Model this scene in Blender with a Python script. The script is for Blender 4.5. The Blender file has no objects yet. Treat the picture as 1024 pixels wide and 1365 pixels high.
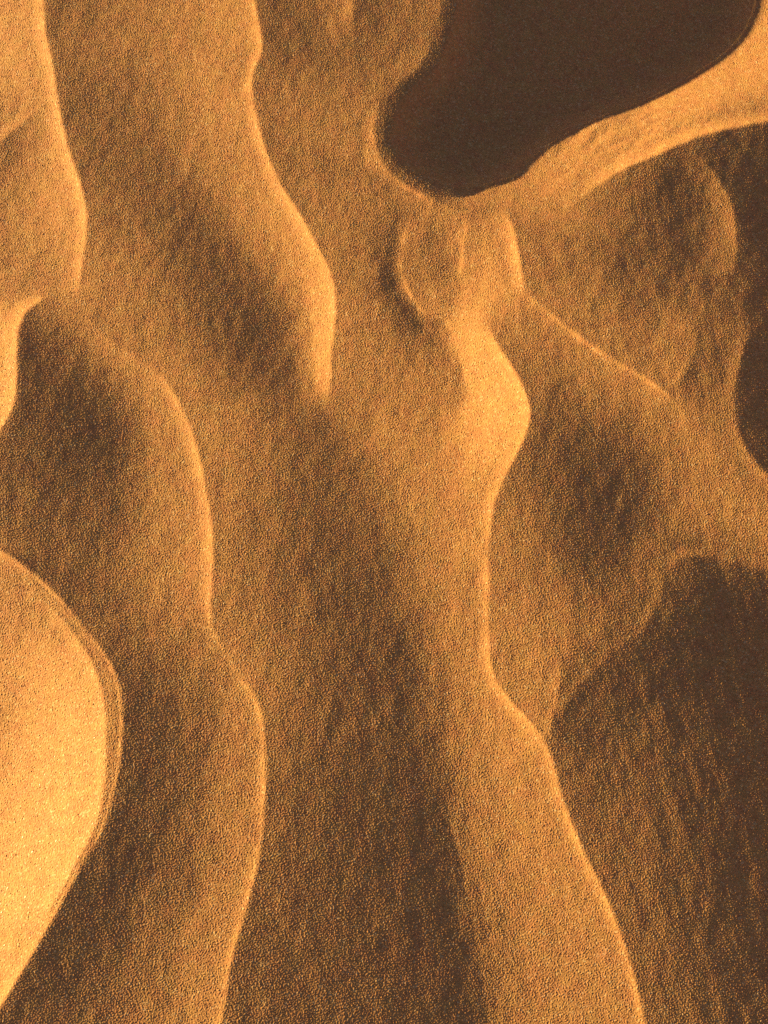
"""Wind-rippled desert sand in low evening sun, seen from above.
The sand is ONE real height field: crests, hollows and slip faces are described
as curves (how steeply the sand faces the sun on either side of each crest) and
integrated into heights; grains are real relief.  All light and shade comes from
one low sun and the sky."""
import math
import numpy as np

# ------------------------------------------------------------------ camera model
FW, FH = 1024.0, 1365.0                 # plan units used to lay the ripples out
FOV_V = math.radians(45.0)
TILT = math.radians(17.0)               # camera leans this far off straight-down
DIST = 0.97
CAM = np.array([0.0, -DIST * math.sin(TILT), DIST * math.cos(TILT)])
AX_R = np.array([1.0, 0.0, 0.0])
AX_F = np.array([0.0, math.sin(TILT), -math.cos(TILT)])
AX_U = np.array([0.0, math.cos(TILT), math.sin(TILT)])
FOC = (FH / 2) / math.tan(FOV_V / 2)

def project(x, y, z):
    vx, vy, vz = x - CAM[0], y - CAM[1], z - CAM[2]
    f = vy * AX_F[1] + vz * AX_F[2]
    u = vy * AX_U[1] + vz * AX_U[2]
    return FW / 2 + FOC * vx / f, FH / 2 - FOC * u / f

def unproject(px, py):
    r = AX_F[:, None] + AX_R[:, None] * (px - FW / 2) / FOC + AX_U[:, None] * (FH / 2 - py) / FOC
    t = -CAM[2] / r[2]
    return CAM[0] + r[0] * t, CAM[1] + r[1] * t

# ------------------------------------------------------------------ sun
SUN_EL = math.radians(11.0)
SUN_AZ = math.radians(17.0)             # light travels to the right and this far towards the viewer
D = np.array([math.cos(SUN_AZ), -math.sin(SUN_AZ)])
GRAIN_S = 0.22                          # rms slope of the grains
K_SUN, K_SKY = 0.90, 0.036              # response of sunlit sand, level of the full shade

# ------------------------------------------------------------------ the ripples
# crest lines: (x, y, exposure on the left side, exposure on the right side)
CRESTS = [
 # long crest, upper left
 (0.085, [(50,-90,.60,.43),(58,0,.62,.43),(60,40,.62,.43),(70,85,.62,.43),(80,150,.62,.42),(92,200,.63,.42),(107,245,.63,.43),(115,285,.63,.45),(114,320,.62,.47),(109,355,.60,.50),(103,392,.58,.52)]),
 (0.09, [(78,388,.50,.49),(52,402,.55,.46),(34,416,.63,.40),(24,440,.66,.36),(22,475,.67,.34),(22,505,.67,.35),(17,540,.66,.38),(0,572,.64,.40),(-60,640,.6,.42)]),
 (0.05, [(100,392,.52,.50),(130,438,.51,.48),(160,463,.53,.48),(190,480,.54,.50),(215,500,.56,.50)]),
 (0.095, [(215,500,.56,.52),(243,545,.58,.50),(262,595,.58,.49),(274,650,.59,.48),(282,700,.60,.47),(284,755,.60,.46),(281,800,.57,.46),(284,835,.50,.47),(303,872,.49,.47),(328,910,.52,.47),(347,945,.55,.45),(354,1000,.55,.43),(352,1080,.55,.41),(344,1150,.55,.40),(326,1220,.56,.39),(309,1280,.56,.39),(295,1365,.56,.39),(275,1460,.58,.4)]),
 # big smooth dune at the left edge: outer and inner edge
 (0.07, [(-60,705,.56,.42),(0,733,.56,.40),(35,757,.56,.38),(72,790,.55,.38),(110,833,.55,.39),(143,878,.56,.38),(158,912,.57,.37),(163,960,.58,.36),(160,1010,.58,.36),(150,1060,.60,.36),(134,1110,.61,.35),(108,1155,.60,.34),(74,1218,.62,.33),(40,1276,.70,.33),(0,1342,.78,.34),(-50,1420,.78,.36)]),
 (0.018, [(60,800,.56,.52),(95,840,.62,.50),(124,886,.68,.50),(138,935,.72,.51),(141,985,.75,.51),(138,1045,.77,.52),(127,1098,.79,.53),(100,1152,.79,.53),(66,1212,.79,.56)]),
 (0.022, [(40,772,.54,.50),(80,808,.55,.49),(118,850,.55,.49),(143,900,.55,.48),(152,950,.55,.47),(151,1005,.55,.47),(144,1055,.55,.47),(130,1105,.55,.48),(104,1152,.57,.48)]),
 # second crest from the top
 (0.09, [(330,-90,.58,.40),(340,0,.60,.40),(347,40,.60,.40),(349,68,.59,.40),(339,92,.56,.43),(336,115,.58,.44),(341,150,.59,.44),(351,190,.59,.45),(371,240,.61,.46),(396,280,.62,.47),(416,315,.63,.47),(437,356,.65,.48),(446,390,.67,.49),(446,430,.68,.49),(441,470,.67,.50),(440,505,.63,.51),(437,533,.55,.50)]),
 # central crest
 (0.07, [(588,426,.46,.58),(600,445,.48,.62),(612,480,.50,.66),(622,520,.52,.64)]),
 (0.07, [(652,438,.66,.52),(668,468,.70,.46),(689,500,.75,.44),(702,530,.76,.42),(706,553,.76,.42),(698,585,.72,.42),(681,620,.66,.42),(666,650,.62,.44),(656,685,.60,.46),(651,740,.59,.47)]),
 (0.11, [(651,740,.58,.47),(652,800,.57,.48),(652,860,.57,.49),(660,903,.58,.49),(681,935,.60,.50),(706,961,.61,.49),(726,986,.61,.47)]),
 (0.095, [(726,986,.59,.40),(739,1022,.58,.40),(752,1070,.58,.40),(776,1130,.58,.41),(801,1180,.58,.41),(822,1230,.57,.41),(842,1290,.56,.41),(860,1365,.56,.40),(880,1450,.55,.41)]),
 (0.06, [(744,870,.50,.44),(746,905,.51,.38),(739,945,.52,.36),(733,980,.54,.36)]),
 # small oval bump below the shaded hollow
 (0.25, [(553,290,.43,.47),(541,315,.41,.46),(536,342,.40,.46),(538,366,.38,.46),(549,392,.37,.48),(567,415,.37,.52),(590,430,.42,.57)]),
 (.08, [(552,292,.50,.46),(556,312,.50,.46)]),
 (0.14, [(598,278,.50,.54),(611,300,.50,.55),(617,330,.49,.56),(616,365,.48,.57),(608,395,.50,.60)]),
 (0.1, [(622,285,.54,.52),(622,310,.56,.52),(618,340,.56,.55)]),
 (0.16, [(676,283,.58,.49),(685,310,.60,.48),(691,340,.60,.48),(697,370,.61,.48),(699,398,.57,.48)]),
 # crest running down to the right
 (0.085, [(700,388,.57,.48),(740,422,.53,.47),(770,446,.53,.47),(810,474,.53,.46),(850,497,.53,.46),(888,523,.52,.45),(905,545,.48,.47)]),
 (0.055, [(927,436,.48,.40),(926,465,.48,.37),(915,492,.49,.38),(900,512,.50,.42)]),
 # far wall crest of the shaded hollow
 (0.055, [(1090,150,.6,.3),(1005,165,.58,.33),(945,178,.61,.33),(910,191,.62,.36),(872,208,.64,.38),(838,222,.63,.42),(800,245,.60,.43),(770,268,.55,.46)]),
 # faint arcs on the right
 (0.05, [(928,205,.37,.34),(955,235,.43,.30),(974,270,.46,.27),(982,320,.46,.27),(980,360,.42,.28)]),
 (0.02, [(1000,440,.42,.28),(986,485,.44,.24),(978,540,.45,.30),(986,580,.47,.29),(1004,612,.48,.29),(1024,634,.50,.24),(1080,680,.5,.3)]),
 # upper right shading edge of the lower-right hollow
 (0, [(1060,775,.46,.32),(1024,762,.46,.29),(985,752,.45,.28),(945,742,.44,.29),(915,741,.42,.31),(893,757,.41,.34),(882,778,.40,.36)]),
 (.0, [(886,766,.43,.35),(879,800,.42,.33),(858,836,.42,.32),(822,866,.41,.33),(786,900,.41,.33),(760,930,.40,.33),(746,956,.40,.34)]),
 # left rim of the shaded hollow
 (0.1, [(508,130,.45,.40),(499,165,.47,.40),(500,195,.49,.40),(512,222,.50,.40),(535,243,.50,.40),(565,260,.51,.40),(595,272,.52,.40)]),
 (0.03, [(575,30,.44,.40),(568,70,.45,.40),(548,98,.45,.40)]),
 (0.09, [(468,-20,.50,.38),(470,12,.50,.38),(467,40,.46,.40)]),
 # little groove at the left edge
 (0.05, [(58,138,.57,.55),(32,162,.57,.47),(0,188,.56,.42),(-40,218,.55,.44)]),
 # soft bench edges in the broad troughs
 (0, [(590,1060,.35,.39),(602,1110,.34,.42),(612,1150,.34,.42),(628,1230,.34,.41),(642,1300,.34,.42),(648,1365,.34,.42),(652,1440,.35,.43)]),
]
# broad exposure of the slopes between the crests
SPOTS = """
20,20,.56 40,110,.58 25,165,.56 25,225,.48 60,200,.58 20,270,.53 75,300,.58 30,345,.50 70,350,.53 15,395,.48 85,260,.60
110,40,.45 110,110,.44 125,180,.43 150,60,.46 180,20,.47 200,100,.44 250,40,.52 240,120,.49 300,40,.57 300,120,.57 270,180,.53
165,150,.42 190,230,.40 235,270,.37 220,200,.44 310,200,.56 340,250,.57 300,250,.50 330,310,.52 290,330,.35 270,290,.38 250,340,.38 375,310,.60 390,360,.60 360,350,.48
140,270,.46 150,350,.48 200,330,.45 200,410,.46 160,400,.49 260,410,.41 260,470,.45 310,400,.35 330,450,.34 370,430,.34 350,380,.36 400,420,.45 415,470,.50 410,400,.62 390,500,.33 420,540,.36 445,590,.35
60,440,.41 100,450,.40 60,520,.35 110,520,.33 150,560,.31 120,600,.32 40,600,.37 80,640,.36 150,640,.35 30,680,.39 90,700,.38 150,700,.38 140,520,.36 170,600,.36 180,540,.45 200,580,.50
200,640,.48 230,620,.52 240,700,.54 210,720,.47 180,760,.45 240,780,.50 250,840,.49 170,820,.42 200,880,.39 130,770,.40 220,950,.37 210,1030,.36 190,1100,.35 270,930,.43 290,1000,.43 310,1060,.48 250,1080,.40 240,1180,.39 300,1140,.48
170,1180,.35 130,1230,.34 90,1290,.35 50,1340,.37 130,1340,.38 180,1280,.40 230,1290,.44 240,1350,.46 270,1230,.46 200,1220,.42
30,790,.54 20,850,.58 60,870,.63 90,920,.67 40,930,.61 10,960,.58 80,990,.72 30,1010,.64 10,1060,.64 60,1070,.75 40,1130,.74 90,1100,.78 10,1170,.72 30,1230,.77 5,1290,.79 150,960,.52 148,1020,.50 120,850,.50 140,900,.51
320,560,.48 300,640,.48 320,700,.46 330,780,.44 350,650,.44 380,580,.42 400,650,.39 380,740,.40 420,720,.37 380,830,.41 340,850,.45 400,910,.40 380,960,.42 430,1000,.38 400,1080,.37 420,1170,.36 380,1230,.38 350,1330,.38 420,1300,.36
440,640,.37 470,690,.38 490,740,.37 470,790,.35 500,830,.33 540,860,.33 460,880,.36 500,920,.34 550,960,.33 500,1000,.34 560,1030,.32 520,1090,.33 580,1110,.31 560,1180,.32 480,1180,.34 600,1200,.32 520,1260,.33 600,1290,.33 480,1330,.35 580,1340,.33
400,20,.38 390,70,.40 430,60,.40 380,120,.45 430,130,.45 400,180,.46 430,240,.47 480,60,.41 470,130,.44 530,30,.44 520,80,.43 480,200,.47 500,260,.47 450,300,.49 490,350,.48 520,310,.45 500,420,.49 470,480,.50 520,400,.43 545,430,.40 560,470,.46 500,530,.52 540,560,.53 480,580,.49 460,560,.45 570,520,.54 590,480,.53
575,320,.44 572,360,.43 590,400,.51 595,330,.47 580,390,.48 565,270,.47 640,300,.57 655,275,.50 630,275,.44 600,288,.44 650,340,.62 660,390,.62 630,420,.66 640,470,.72 660,530,.76 640,560,.70 620,500,.62 605,530,.54 600,600,.55 640,610,.63 660,590,.70 620,660,.57 560,620,.52 520,620,.46 540,680,.48 580,740,.52 620,740,.55 540,740,.41 570,800,.47 620,820,.55 560,860,.39 600,880,.47 630,920,.51 590,950,.44 570,920,.36 640,980,.52 600,1010,.41 650,1040,.52 690,1020,.55 620,1080,.46 660,1110,.51 710,1090,.55 650,1180,.46 700,1170,.52 750,1180,.55 680,1250,.46 730,1250,.51 780,1260,.54 680,1330,.45 740,1330,.49 800,1340,.52 640,1140,.46
835,163,.53 852,184,.62 800,206,.58 772,226,.63 745,250,.62 722,226,.53 690,262,.54 660,262,.50 700,260,.57 740,240,.58 720,215,.56 770,210,.60 800,190,.60 830,170,.58 870,160,.62 900,145,.62 950,130,.63 1000,100,.62 1010,60,.61 960,100,.60
720,300,.50 750,310,.47 730,350,.45 750,380,.47 770,330,.44 800,300,.44 820,260,.42 850,300,.39 830,340,.37 830,390,.40 790,400,.47 870,360,.37 870,260,.34 900,240,.27 890,300,.28 920,280,.28 930,330,.32 930,240,.26 960,190,.31 1000,200,.29 1015,260,.24 1005,320,.26 960,380,.36 1000,380,.30 900,400,.40 880,440,.45 850,450,.43 820,430,.46 890,470,.45 950,430,.38 950,480,.36 940,510,.38 1010,430,.28 1005,500,.27 1010,560,.27 960,520,.42 930,540,.46
720,420,.50 730,470,.47 770,500,.45 730,530,.41 790,540,.42 740,580,.39 800,600,.37 840,560,.41 860,600,.40 830,640,.34 780,650,.32 740,640,.37 720,690,.41 700,720,.46 770,710,.29 820,700,.28 850,690,.30 870,660,.39 810,750,.31 770,760,.36 730,770,.44 690,780,.48 720,840,.48 780,800,.41 830,800,.37 860,770,.44 870,720,.42 900,680,.46 890,630,.45 910,590,.48 950,610,.50 960,570,.49 950,670,.49 990,660,.51 1010,710,.50 950,720,.47 910,720,.44
700,890,.50 720,920,.51 700,840,.50 780,860,.46 800,840,.45 840,830,.39 780,900,.38 820,890,.30 860,850,.29 895,800,.28 950,790,.25 1000,800,.25 920,850,.25 980,860,.25 900,910,.27 850,930,.31 800,950,.33 770,970,.32 860,980,.36 930,960,.28 1000,930,.25 1000,1000,.26 950,1030,.29 900,1030,.33 840,1030,.37 780,1030,.37 800,1090,.40 860,1090,.38 930,1100,.31 1000,1090,.26 970,1170,.28 900,1160,.36 850,1160,.40 870,1230,.39 930,1230,.34 1000,1230,.27 900,1300,.38 960,1310,.33 1010,1310,.29 900,1350,.38 1000,1350,.31
"""
# deep hollow that the sun does not reach: its outline, seen on plan
HOLLOW = [(600,-200),(594,-110),(592,-60),(590,0),(577,48),(562,84),(531,110),(511,140),(503,170),(506,200),(521,224),(551,244),(588,260),(622,262),(652,251),(690,238),(710,217),(735,196),(770,175),(810,156),(850,142),(900,118),(940,95),(970,74),(995,48),(1009,20),(1016,-10),(1022,-60),(1015,-120),(990,-190),(930,-240),(800,-262),(680,-240)]

def smooth_curve(pts, step=1.0):
    p = np.array(pts, float)
    seg = np.r_[0, np.cumsum(np.hypot(*np.diff(p[:, :2], axis=0).T))]
    s = np.arange(0, seg[-1], step)
    # Catmull-Rom through the points
    i = np.clip(np.searchsorted(seg, s, side='right') - 1, 0, len(p) - 2)
    t = ((s - seg[i]) / (seg[i + 1] - seg[i]))[:, None]
    P0, P1, P2, P3 = p[np.maximum(i - 1, 0)], p[i], p[i + 1], p[np.minimum(i + 2, len(p) - 1)]
    return .5 * (2 * P1 + (P2 - P0) * t + (2 * P0 - 5 * P1 + 4 * P2 - P3) * t ** 2 + (3 * P1 - P0 - 3 * P2 + P3) * t ** 3)

def in_poly(poly, X, Y):
    c = np.zeros(X.shape, bool)
    n = len(poly)
    for a in range(n):
        x0, y0 = poly[a]; x1, y1 = poly[(a + 1) % n]
        if y0 == y1: continue
        h = (y0 > Y) != (y1 > Y)
        c ^= h & (X < (x1 - x0) * (Y - y0) / (y1 - y0) + x0)
    return c

def blur(a, sig):
    r = int(3 * sig) + 1
    k = np.exp(-.5 * (np.arange(-r, r + 1) / sig) ** 2); k /= k.sum()
    for ax in (0, 1):
        p = np.pad(a, [(r, r) if q == ax else (0, 0) for q in (0, 1)], mode='edge')
        a = sum(k[j] * (p[j:j + a.shape[0]] if ax == 0 else p[:, j:j + a.shape[1]]) for j in range(2 * r + 1))
    return a

def bilin(A, fx, fy):
    fx = np.clip(fx, 0, A.shape[1] - 1.001); fy = np.clip(fy, 0, A.shape[0] - 1.001)
    ix, iy = fx.astype(int), fy.astype(int); u, v = fx - ix, fy - iy
    return (A[iy, ix] * (1 - u) + A[iy, ix + 1] * u) * (1 - v) + (A[iy + 1, ix] * (1 - u) + A[iy + 1, ix + 1] * u) * v

PX0, PY0, PX1, PY1, PS = -160, -290, 1184, 1525, 2.0   # plan domain and step

def exposure_plan():
    spots = [tuple(map(float, t.split(','))) for t in SPOTS.split()]
    hp = smooth_curve(HOLLOW + HOLLOW[:1])[:, :2]
    sx, sy, sv = [], [], []
    cons = []                                           # fixed values beside the crests
    for rim, pts in CRESTS:
        c = smooth_curve(pts)
        t = np.gradient(c[:, :2], axis=0); t /= np.hypot(t[:, 0], t[:, 1])[:, None]
        nl = np.stack([-t[:, 1], t[:, 0]], 1)
        n = len(c)
        wear = .74 + .24 * np.sin(.055 * np.arange(n) + n) + .16 * np.sin(.17 * np.arange(n) + 2 * n)   # uneven lip
        fade = np.clip(np.minimum(np.arange(n), n - 1 - np.arange(n)) / 35.0, 0, 1)
        narrow = pts[0][:2] in ((40, 772), (-60, 705))   # lines packed close together on the dune's edge
        for off, val in ((20, c[:, 2] - .04 * fade), (8.0, c[:, 2] + .35 * rim * fade * wear), (2.0, c[:, 2] + (rim + .03 * (rim > .06)) * fade * wear), (-3.0, c[:, 3])):
            if narrow and off > 3: continue
            q = c[:, :2] + nl * off
            cons.append(np.c_[q, val])
        narrow = pts[0][:2] in ((40, 772), (-60, 705))   # lines packed close together on the dune's edge
        for off, val in ((20, c[:, 2] - .04 * fade), (-16, c[:, 3])):
            if narrow and (off > 3 or pts[0][0] == 40): continue
            q = (c[:, :2] + nl * off)[8::26]
            sx += list(q[:, 0]); sy += list(q[:, 1]); sv += list(val[8::26])
    for x, y, v in spots:
        sx.append(x); sy.append(y); sv.append(v)
    P = np.c_[sx, sy]; V = np.array(sv); V0 = V.mean()
    hm = in_poly([tuple(a) for a in hp[::4]], P[:, 0], P[:, 1])
    P, V = P[~hm], V[~hm]
    def kern(r): return -np.exp(-r / 260.0)
    R = np.hypot(P[:, None, 0] - P[None, :, 0], P[:, None, 1] - P[None, :, 1])
    w = np.linalg.solve(-kern(R) + np.eye(len(V)) * .035, V - V0)
    gx = np.arange(PX0, PX1 + 8, 8.0); gy = np.arange(PY0, PY1 + 8, 8.0)
    base = np.zeros((len(gy), len(gx)))
    for j, y in enumerate(gy):
        base[j] = V0 - kern(np.hypot(gx[:, None] - P[None, :, 0], y - P[None, :, 1])) @ w
    base = blur(base, 1.0)
    px = np.arange(PX0, PX1, PS); py = np.arange(PY0, PY1, PS)
    X, Y = np.meshgrid(px, py)
    B = bilin(base, (X - PX0) / 8, (Y - PY0) / 8)
    # residual beside the crests, dying away with distance from them
    num = np.zeros(X.shape); den = np.zeros(X.shape)
    for c in cons:
        ix = np.round((c[:, 0] - PX0) / PS).astype(int); iy = np.round((c[:, 1] - PY0) / PS).astype(int)
        ok = (ix > 0) & (iy > 0) & (ix < X.shape[1] - 1) & (iy < X.shape[0] - 1)
        np.add.at(num, (iy[ok], ix[ok]), c[ok, 2]); np.add.at(den, (iy[ok], ix[ok]), 1)
    m = den > 0
    fix = np.where(m, num / np.maximum(den, 1) - B, 0)
    r = fix.copy(); ell = 26.0 / PS; cc = 4 + 1 / ell ** 2
    for _ in range(160):
        s = np.zeros_like(r)
        s[1:-1, 1:-1] = (r[:-2, 1:-1] + r[2:, 1:-1] + r[1:-1, :-2] + r[1:-1, 2:]) / cc
        r = np.where(m, fix, s)
    V = blur(B + r, .6)
    V = V - .032 * np.exp(-((V - .555) / .055) ** 2)
    V = np.where(V < .47, .47 + (V - .47) * 1.10, V)
    V = np.where(V > .66, .66 + (V - .66) * .68, V)
    # the hollow's upwind lip rounds over gradually; its far edge is the rim of a cast shadow
    H = in_poly([tuple(a) for a in hp[::3]], X, Y).astype(float)
    S = np.mean([bilin(H, (X - PX0 - k * D[0]) / PS, (Y - PY0 + k * D[1]) / PS) for k in np.linspace(-8, 20, 15)], axis=0)
    S2 = np.mean([bilin(H, (X - PX0 - .57 * k) / PS, (Y - PY0 + .82 * k) / PS) for k in np.linspace(-8, 16, 13)], axis=0)
    S = np.minimum(S * (1 - (1 - S2) * np.clip((720 - X) / 150, 0, 1)), 1)
    V = np.where(H > 0, .40 * (1 - S) + .22 * S, np.clip(V, .05, .9))
    return X, Y, V, H * np.clip((S - .55) / .4, 0, 1)

def slope_table():
    """mean sunlight on grainy sand against the slope of the sand towards the sun"""
    q = np.linspace(-.6, 1.2, 721)
    n = np.linspace(-4, 4, 401); wn = np.exp(-.5 * n * n); wn /= wn.sum()
    lit = (np.clip(q[:, None] + GRAIN_S * n[None], 0, None) * wn).sum(1)
    m = np.clip(q, 1e-4, None) / GRAIN_S                # grains shade their neighbours at grazing sun
    erfc = np.array([math.erfc(v / math.sqrt(2)) for v in m])
    lam = np.exp(-m * m / 2) / (m * math.sqrt(2 * math.pi)) - erfc / 2
    e = lit * np.where(q > 0, 1 / (1 + lam), 0)
    e = e * (1 + .28 * np.clip((q - .35) / .35, 0, 1))
    return q, np.maximum(e, 1e-5 * (q - q[0]))

def solve_heights():
    X, Y, V, H = exposure_plan()
    I = np.clip((V ** 2.2 - K_SKY) / K_SUN, 1e-4, None)
    q, e = slope_table()
    NL = np.interp(I, e, q)                              # wanted n.L
    ce, se = math.cos(SUN_EL), math.sin(SUN_EL)
    h = 0.0011
    x = np.arange(-0.58, 0.58, h); y = np.arange(-0.64, 0.76, h)
    WX, WY = np.meshgrid(x, y)
    KX, KY = np.meshgrid(np.fft.rfftfreq(len(x), h) * 2 * np.pi, np.fft.fftfreq(len(y), h) * 2 * np.pi)
    kd = KX * D[0] + KY * D[1]; kp = -KX * D[1] + KY * D[0]
    mu, eps = 0.05, 0.6
    den = kd ** 2 + mu * kp ** 2 + eps
    Z = np.zeros(kd.shape, complex)
    extra = 0.0
    for it in range(48):
        zd = np.fft.irfft2(1j * kd * Z, s=WX.shape); zp = np.fft.irfft2(1j * kp * Z, s=WX.shape)
        if it % 8 == 0:
            z = np.fft.irfft2(Z, s=WX.shape)
            px, py = project(WX, WY, z)
            fx, fy = (px - PX0) / PS, (py - PY0) / PS
            inside = np.clip(np.minimum(np.minimum(px + 150, FW + 150 - px), np.minimum(py + 275, FH + 150 - py)) / 130.0, 0, 1)
            inside = inside * inside * (3 - 2 * inside)
            nl = bilin(NL, fx, fy); hol = bilin(H, fx, fy) * inside
        norm = np.sqrt(1 + np.minimum(zd ** 2 + zp ** 2, 1.0))
        want = np.clip((nl * norm - se) / ce, -.6, 1.2)
        want = want * (1 - hol) + hol * (-se / ce * 1.012)
        if it > 4:                                       # push the residual back in, hardest in the hollow
            extra = np.clip(extra + inside * (.05 + .85 * hol) * (want - zd), -.5, .5)
        g = inside * want + (1 - inside) * zd * .995 + extra
        Z = -1j * kd * np.fft.rfft2(g) / den
    z = np.fft.irfft2(Z, s=WX.shape)
    # the hollow sags below the sun's grazing plane
    b = np.zeros_like(z); m = hol > .93
    for _ in range(900):
        b[1:-1, 1:-1] = np.where(m[1:-1, 1:-1], .25 * (b[:-2, 1:-1] + b[2:, 1:-1] + b[1:-1, :-2] + b[1:-1, 2:]) + h * h * 3.2, 0)
    b = .014 * (b / max(b.max(), 1e-9)) ** 1.45
    z = z - b
    return x, y, z

# ==== SCENE ====
import bpy

def cubic_matrix(src, dst):
    """rows of Catmull-Rom weights that read a regular axis src at dst"""
    h = src[1] - src[0]
    f = np.clip((dst - src[0]) / h, 1, len(src) - 2.001); i = f.astype(int); t = f - i
    W = np.zeros((len(dst), len(src)), np.float32); r = np.arange(len(dst))
    W[r, i - 1] = -.5 * t + t ** 2 - .5 * t ** 3
    W[r, i] = 1 - 2.5 * t ** 2 + 1.5 * t ** 3
    W[r, i + 1] = .5 * t + 2 * t ** 2 - 1.5 * t ** 3
    W[r, i + 2] = -.5 * t ** 2 + .5 * t ** 3
    return W

def axis(a, b, step, ratio, reach):
    core = np.arange(a, b, step)
    n = int(math.log(reach * (ratio - 1) / step + 1) / math.log(ratio))
    ext = np.cumsum(step * ratio ** np.arange(1, n))
    return np.r_[(a - ext)[::-1], core, core[-1] + ext]

def spectrum_noise(shape, rng, fn):
    """noise with a given power over (kx, ky) in cycles per cell; unit rms"""
    n = np.fft.rfft2(rng.standard_normal(shape).astype(np.float32))
    ky = np.fft.fftfreq(shape[0])[:, None]; kx = np.fft.rfftfreq(shape[1])[None]
    a = np.fft.irfft2(n * fn(kx, ky), s=shape)
    return (a / a.std()).astype(np.float32)

def build_sand():
    x, y, z = solve_heights()
    st = 0.00039
    cx, cy = unproject(np.array([0, FW, 0, FW, FW / 2.]), np.array([0, 0, FH, FH, 0.]))
    mx = axis(cx.min() - .02, cx.max() + .02, st, 1.07, 80.0)
    my = axis(cy.min() - .02, cy.max() + .02, st, 1.07, 80.0)
    Zf = (cubic_matrix(y, my) @ z.astype(np.float32)) @ cubic_matrix(x, mx).T
    # beyond the solved patch: broad ripples of the same dune field
    ox = np.clip(np.maximum(x[0] + .06 - mx, mx - x[-1] + .06) / .05, 0, 1)
    oy = np.clip(np.maximum(y[0] + .06 - my, my - y[-1] + .06) / .05, 0, 1)
    o = np.maximum(ox[None, :], oy[:, None]); o = o * o * (3 - 2 * o)
    GX, GY = np.meshgrid(mx, my)
    amp = np.exp(-(np.hypot(GX, GY) / 12.0) ** 2)
    far = amp * (.010 * np.sin(25 * (GX + .10 * np.sin(4.1 * GY) + .05 * np.sin(9.3 * GY + 1)) + .4) + .006 * np.sin(13 * GX + 5 * GY + 1.3 * np.sin(2.2 * GY)))
    far += .9 * np.sin(GX * .10 + .5) * np.sin(GY * .075 + .9) * (1 - np.exp(-(np.hypot(GX, GY) / 9.0) ** 2))
    Zf = Zf * (1 - o) + far * o
    # grains and faint wind streaks: real relief
    rng = np.random.default_rng(7)
    def rms(a): return np.std(np.diff(a[:, 200:-200], axis=1)) / st
    def grain_fn(kx, ky):
        k = np.hypot(kx * 1.05 + ky * .25, ky * .92) / st + 1e-6          # cycles per metre
        return (k / 500) ** -.1 * np.exp(-(k / 900) ** 4) * (1 - np.exp(-(k / 420) ** 2))
    grain = spectrum_noise(Zf.shape, rng, grain_fn)
    grain = grain + .16 * (grain ** 2 - 1)
    grain *= GRAIN_S / rms(grain)
    def streak_fn(kx, ky, lean, lo, hi, el):
        # long axis runs up the picture, leaning; widths from lo to hi metres
        a = math.radians(lean); ca, sa = math.cos(a), math.sin(a)
        u = np.abs(kx * ca - ky * sa) / st; v = np.abs(kx * sa + ky * ca) / st
        k = np.hypot(u, v * el) + 1e-6
        return k ** -1.1 * np.exp(-(k * lo) ** 2) * (1 - np.exp(-(k * hi) ** 2))
    def streaks(lean, lo, hi, el, amp):
        a = spectrum_noise(Zf.shape, rng, lambda kx, ky: streak_fn(kx, ky, lean, lo, hi, el))
        return a * (amp / rms(a))
    def blob(x0, y0, rx, ry):
        return np.exp(-((GX - x0) / rx) ** 2 - ((GY - y0) / ry) ** 2)
    wob = .5 + .5 * np.sin(GX * 5 - GY * 4 + 1.0)
    right_low = blob(.26, -.22, .20, .24); right_up = blob(.24, .20, .16, .14) ; mid_low = blob(.0, -.28, .16, .22)
    patch = np.exp(.15 * spectrum_noise(Zf.shape, rng, lambda kx, ky: np.exp(-(np.hypot(kx, ky) / st / 14.0) ** 2)))
    relief = streaks(10, .003, .016, 2.0, .010) * np.sqrt(1 - wob) + streaks(-8, .003, .016, 2.0, .010) * np.sqrt(wob)
    relief = relief * patch + streaks(2, .010, .050, 1.5, .013)
    relief = relief + streaks(-20, .006, .040, 3.0, .015) * right_low * patch + streaks(-5, .006, .03, 2.5, .006) * mid_low + streaks(14, .012, .05, 1.5, .012) * right_up
    wx, wy = unproject(np.array([835.]), np.array([165.]))
    wall = blob(wx[0], wy[0], .10, .035)
    relief = relief + streaks(38, .006, .03, 2.2, .034) * wall
    streak, lump = relief, 0
    dx = np.clip(1 - np.maximum(cx.min() - .02 - mx, mx - cx.max() - .02) / .05, 0, 1)
    dy = np.clip(1 - np.maximum(cy.min() - .02 - my, my - cy.max() - .02) / .05, 0, 1)
    fine = dx[None] * dy[:, None]
    Zf = Zf + (grain + streak + lump) * fine
    ny, nx = Zf.shape
    co = np.stack([GX, GY, Zf], -1).astype(np.float32).reshape(-1, 3)
    me = bpy.data.meshes.new('sand')
    nf = (nx - 1) * (ny - 1)
    i0 = (np.arange(ny - 1)[:, None] * nx + np.arange(nx - 1)[None]).astype(np.int32)
    quads = np.stack([i0, i0 + 1, i0 + nx + 1, i0 + nx], -1).reshape(-1)
    me.vertices.add(nx * ny); me.vertices.foreach_set('co', co.ravel())
    me.loops.add(nf * 4); me.loops.foreach_set('vertex_index', quads)
    me.polygons.add(nf); me.polygons.foreach_set('loop_start', np.arange(0, nf * 4, 4, dtype=np.int32))
    me.polygons.foreach_set('use_smooth', np.ones(nf, bool))
    me.update(calc_edges=True)
    at = me.attributes.new('coarse', 'FLOAT', 'POINT'); at.data.foreach_set('value', (1 - fine).astype(np.float32).ravel())
    ob = bpy.data.objects.new('sand', me); bpy.context.scene.collection.objects.link(ob)
    ob['kind'] = 'structure'
    ob['label'] = 'golden wind-rippled desert sand with curved crests and one deep shaded hollow'
    return ob

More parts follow.
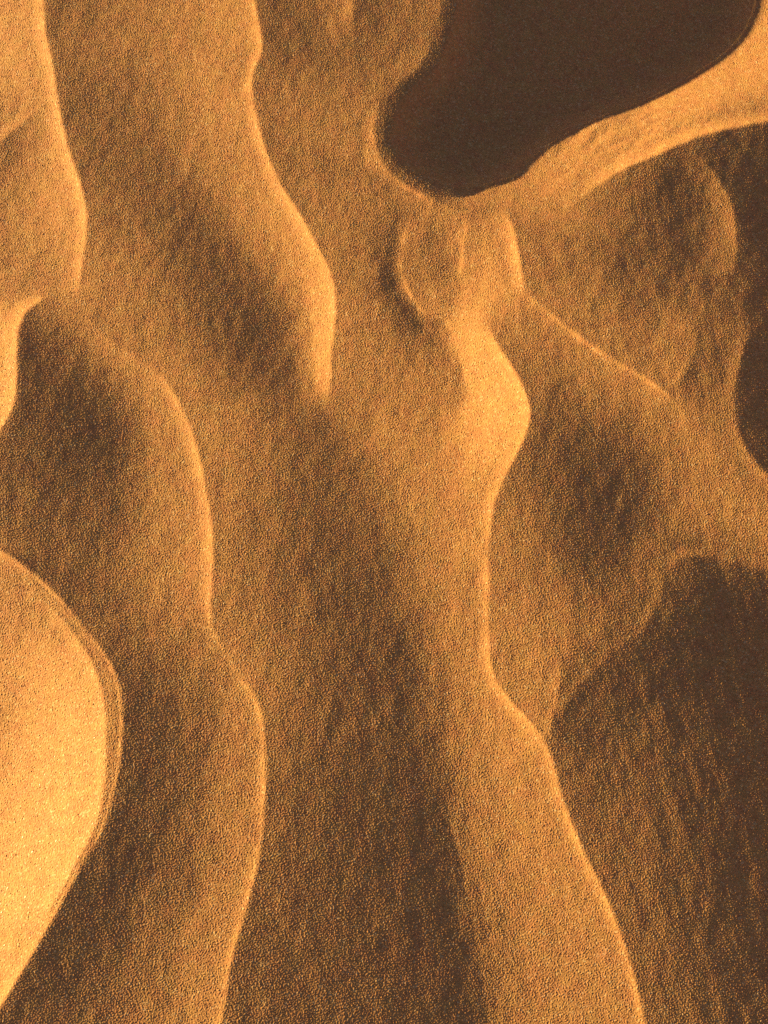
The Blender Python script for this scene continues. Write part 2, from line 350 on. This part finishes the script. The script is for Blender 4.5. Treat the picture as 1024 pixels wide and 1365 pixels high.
def sand_material():
    m = bpy.data.materials.new('sand'); m.use_nodes = True
    nt = m.node_tree; N = nt.nodes; L = nt.links
    b = N['Principled BSDF']; b.inputs['Roughness'].default_value = .62
    b.inputs['Specular IOR Level'].default_value = .35
    if 'Diffuse Roughness' in b.inputs: b.inputs['Diffuse Roughness'].default_value = 0.0
    tc = N.new('ShaderNodeTexCoord')
    v = N.new('ShaderNodeTexVoronoi'); v.inputs['Scale'].default_value = 850
    L.new(tc.outputs['Object'], v.inputs['Vector'])
    sep = N.new('ShaderNodeSeparateColor'); L.new(v.outputs['Color'], sep.inputs[0])
    r = N.new('ShaderNodeValToRGB'); e = r.color_ramp.elements
    e[0].position = 0; e[0].color = (.44, .165, .055, 1)
    e[1].position = 1; e[1].color = (.78, .43, .20, 1)
    for p, c in ((.12, (.55, .222, .070, 1)), (.55, (.62, .256, .083, 1)), (.90, (.68, .292, .100, 1)), (.95, (.73, .36, .14, 1))):
        k = e.new(p); k.color = c
    L.new(sep.outputs[0], r.inputs[0])
    # slow drift of tint between redder and paler sand
    n = N.new('ShaderNodeTexNoise'); n.inputs['Scale'].default_value = 90; n.inputs['Detail'].default_value = 3
    L.new(tc.outputs['Object'], n.inputs['Vector'])
    hs = N.new('ShaderNodeHueSaturation'); L.new(r.outputs[0], hs.inputs['Color'])
    mr = N.new('ShaderNodeMapRange'); L.new(n.outputs['Fac'], mr.inputs[0])
    mr.inputs[1].default_value = .3; mr.inputs[2].default_value = .7; mr.inputs[3].default_value = .494; mr.inputs[4].default_value = .507
    L.new(mr.outputs[0], hs.inputs['Hue'])
    L.new(hs.outputs[0], b.inputs['Base Color'])
    # finest relief below the size of the modelled grains
    bn = N.new('ShaderNodeTexNoise'); bn.inputs['Scale'].default_value = 900; bn.inputs['Detail'].default_value = 1
    L.new(tc.outputs['Object'], bn.inputs['Vector'])
    # a few clear quartz grains glint
    gl = N.new('ShaderNodeMapRange'); L.new(sep.outputs[1], gl.inputs[0])
    gl.inputs[1].default_value = .93; gl.inputs[2].default_value = .96; gl.inputs[3].default_value = .22; gl.inputs[4].default_value = .4
    L.new(gl.outputs[0], b.inputs['Specular IOR Level'])
    gr = N.new('ShaderNodeMapRange'); L.new(sep.outputs[1], gr.inputs[0])
    gr.inputs[1].default_value = .93; gr.inputs[2].default_value = .96; gr.inputs[3].default_value = .70; gr.inputs[4].default_value = .34
    L.new(gr.outputs[0], b.inputs['Roughness'])
    bp = N.new('ShaderNodeBump'); bp.inputs['Strength'].default_value = .25; bp.inputs['Distance'].default_value = .0005
    L.new(bn.outputs['Fac'], bp.inputs['Height'])
    at = N.new('ShaderNodeAttribute'); at.attribute_name = 'coarse'
    cn = N.new('ShaderNodeTexNoise'); cn.inputs['Scale'].default_value = 420; cn.inputs['Detail'].default_value = 2
    L.new(tc.outputs['Object'], cn.inputs['Vector'])
    cb = N.new('ShaderNodeBump'); cb.inputs['Distance'].default_value = .0007
    L.new(at.outputs['Fac'], cb.inputs['Strength']); L.new(cn.outputs['Fac'], cb.inputs['Height'])
    L.new(bp.outputs[0], cb.inputs['Normal']); L.new(cb.outputs[0], b.inputs['Normal'])
    return m

def main():
    sc = bpy.context.scene
    ob = build_sand(); ob.data.materials.append(sand_material())
    w = bpy.data.worlds.new('World'); sc.world = w; w.use_nodes = True
    nt = w.node_tree
    bg = nt.nodes.get('Background') or nt.nodes.new('ShaderNodeBackground')
    sky = nt.nodes.new('ShaderNodeTexSky'); sky.sky_type = 'NISHITA'; sky.sun_disc = False
    sky.sun_elevation = SUN_EL
    sx, sy = -D[0], -D[1]                               # towards the sun
    sky.sun_rotation = math.atan2(sx, sy)
    sky.dust_density = 0.8; sky.ozone_density = 1.2; sky.air_density = 0.8
    warm = nt.nodes.new('ShaderNodeMix'); warm.data_type = 'RGBA'; warm.blend_type = 'MULTIPLY'
    warm.inputs[0].default_value = 1; warm.inputs[7].default_value = (.89, .76, .77, 1)      # dusty evening air
    nt.links.new(sky.outputs[0], warm.inputs[6]); nt.links.new(warm.outputs[2], bg.inputs[0]); bg.inputs[1].default_value = .05
    s = bpy.data.lights.new('sun', 'SUN'); s.energy = 5.0; s.angle = math.radians(.5); s.color = (.975, .835, .385)
    so = bpy.data.objects.new('sun', s); sc.collection.objects.link(so)
    from mathutils import Vector
    dirv = Vector((D[0] * math.cos(SUN_EL), D[1] * math.cos(SUN_EL), -math.sin(SUN_EL)))
    so.rotation_euler = dirv.to_track_quat('-Z', 'Y').to_euler(); so.location = (-3, 1, 2)
    c = bpy.data.cameras.new('camera'); co = bpy.data.objects.new('camera', c); sc.collection.objects.link(co)
    c.sensor_fit = 'VERTICAL'; c.sensor_height = 24; c.lens = 12 / math.tan(FOV_V / 2)
    c.clip_start = .01; c.clip_end = 500
    co.location = CAM; co.rotation_euler = (TILT, 0, 0)
    sc.camera = co
    sc.view_settings.view_transform = 'Standard'; sc.view_settings.look = 'None'
    sc.view_settings.exposure = 1.44; sc.view_settings.gamma = 1
    sc.view_settings.use_curve_mapping = False
    sc.cycles.use_denoising = False; sc.render.filter_size = 1.2
    sc.cycles.max_bounces = 4; sc.cycles.diffuse_bounces = 2

main()
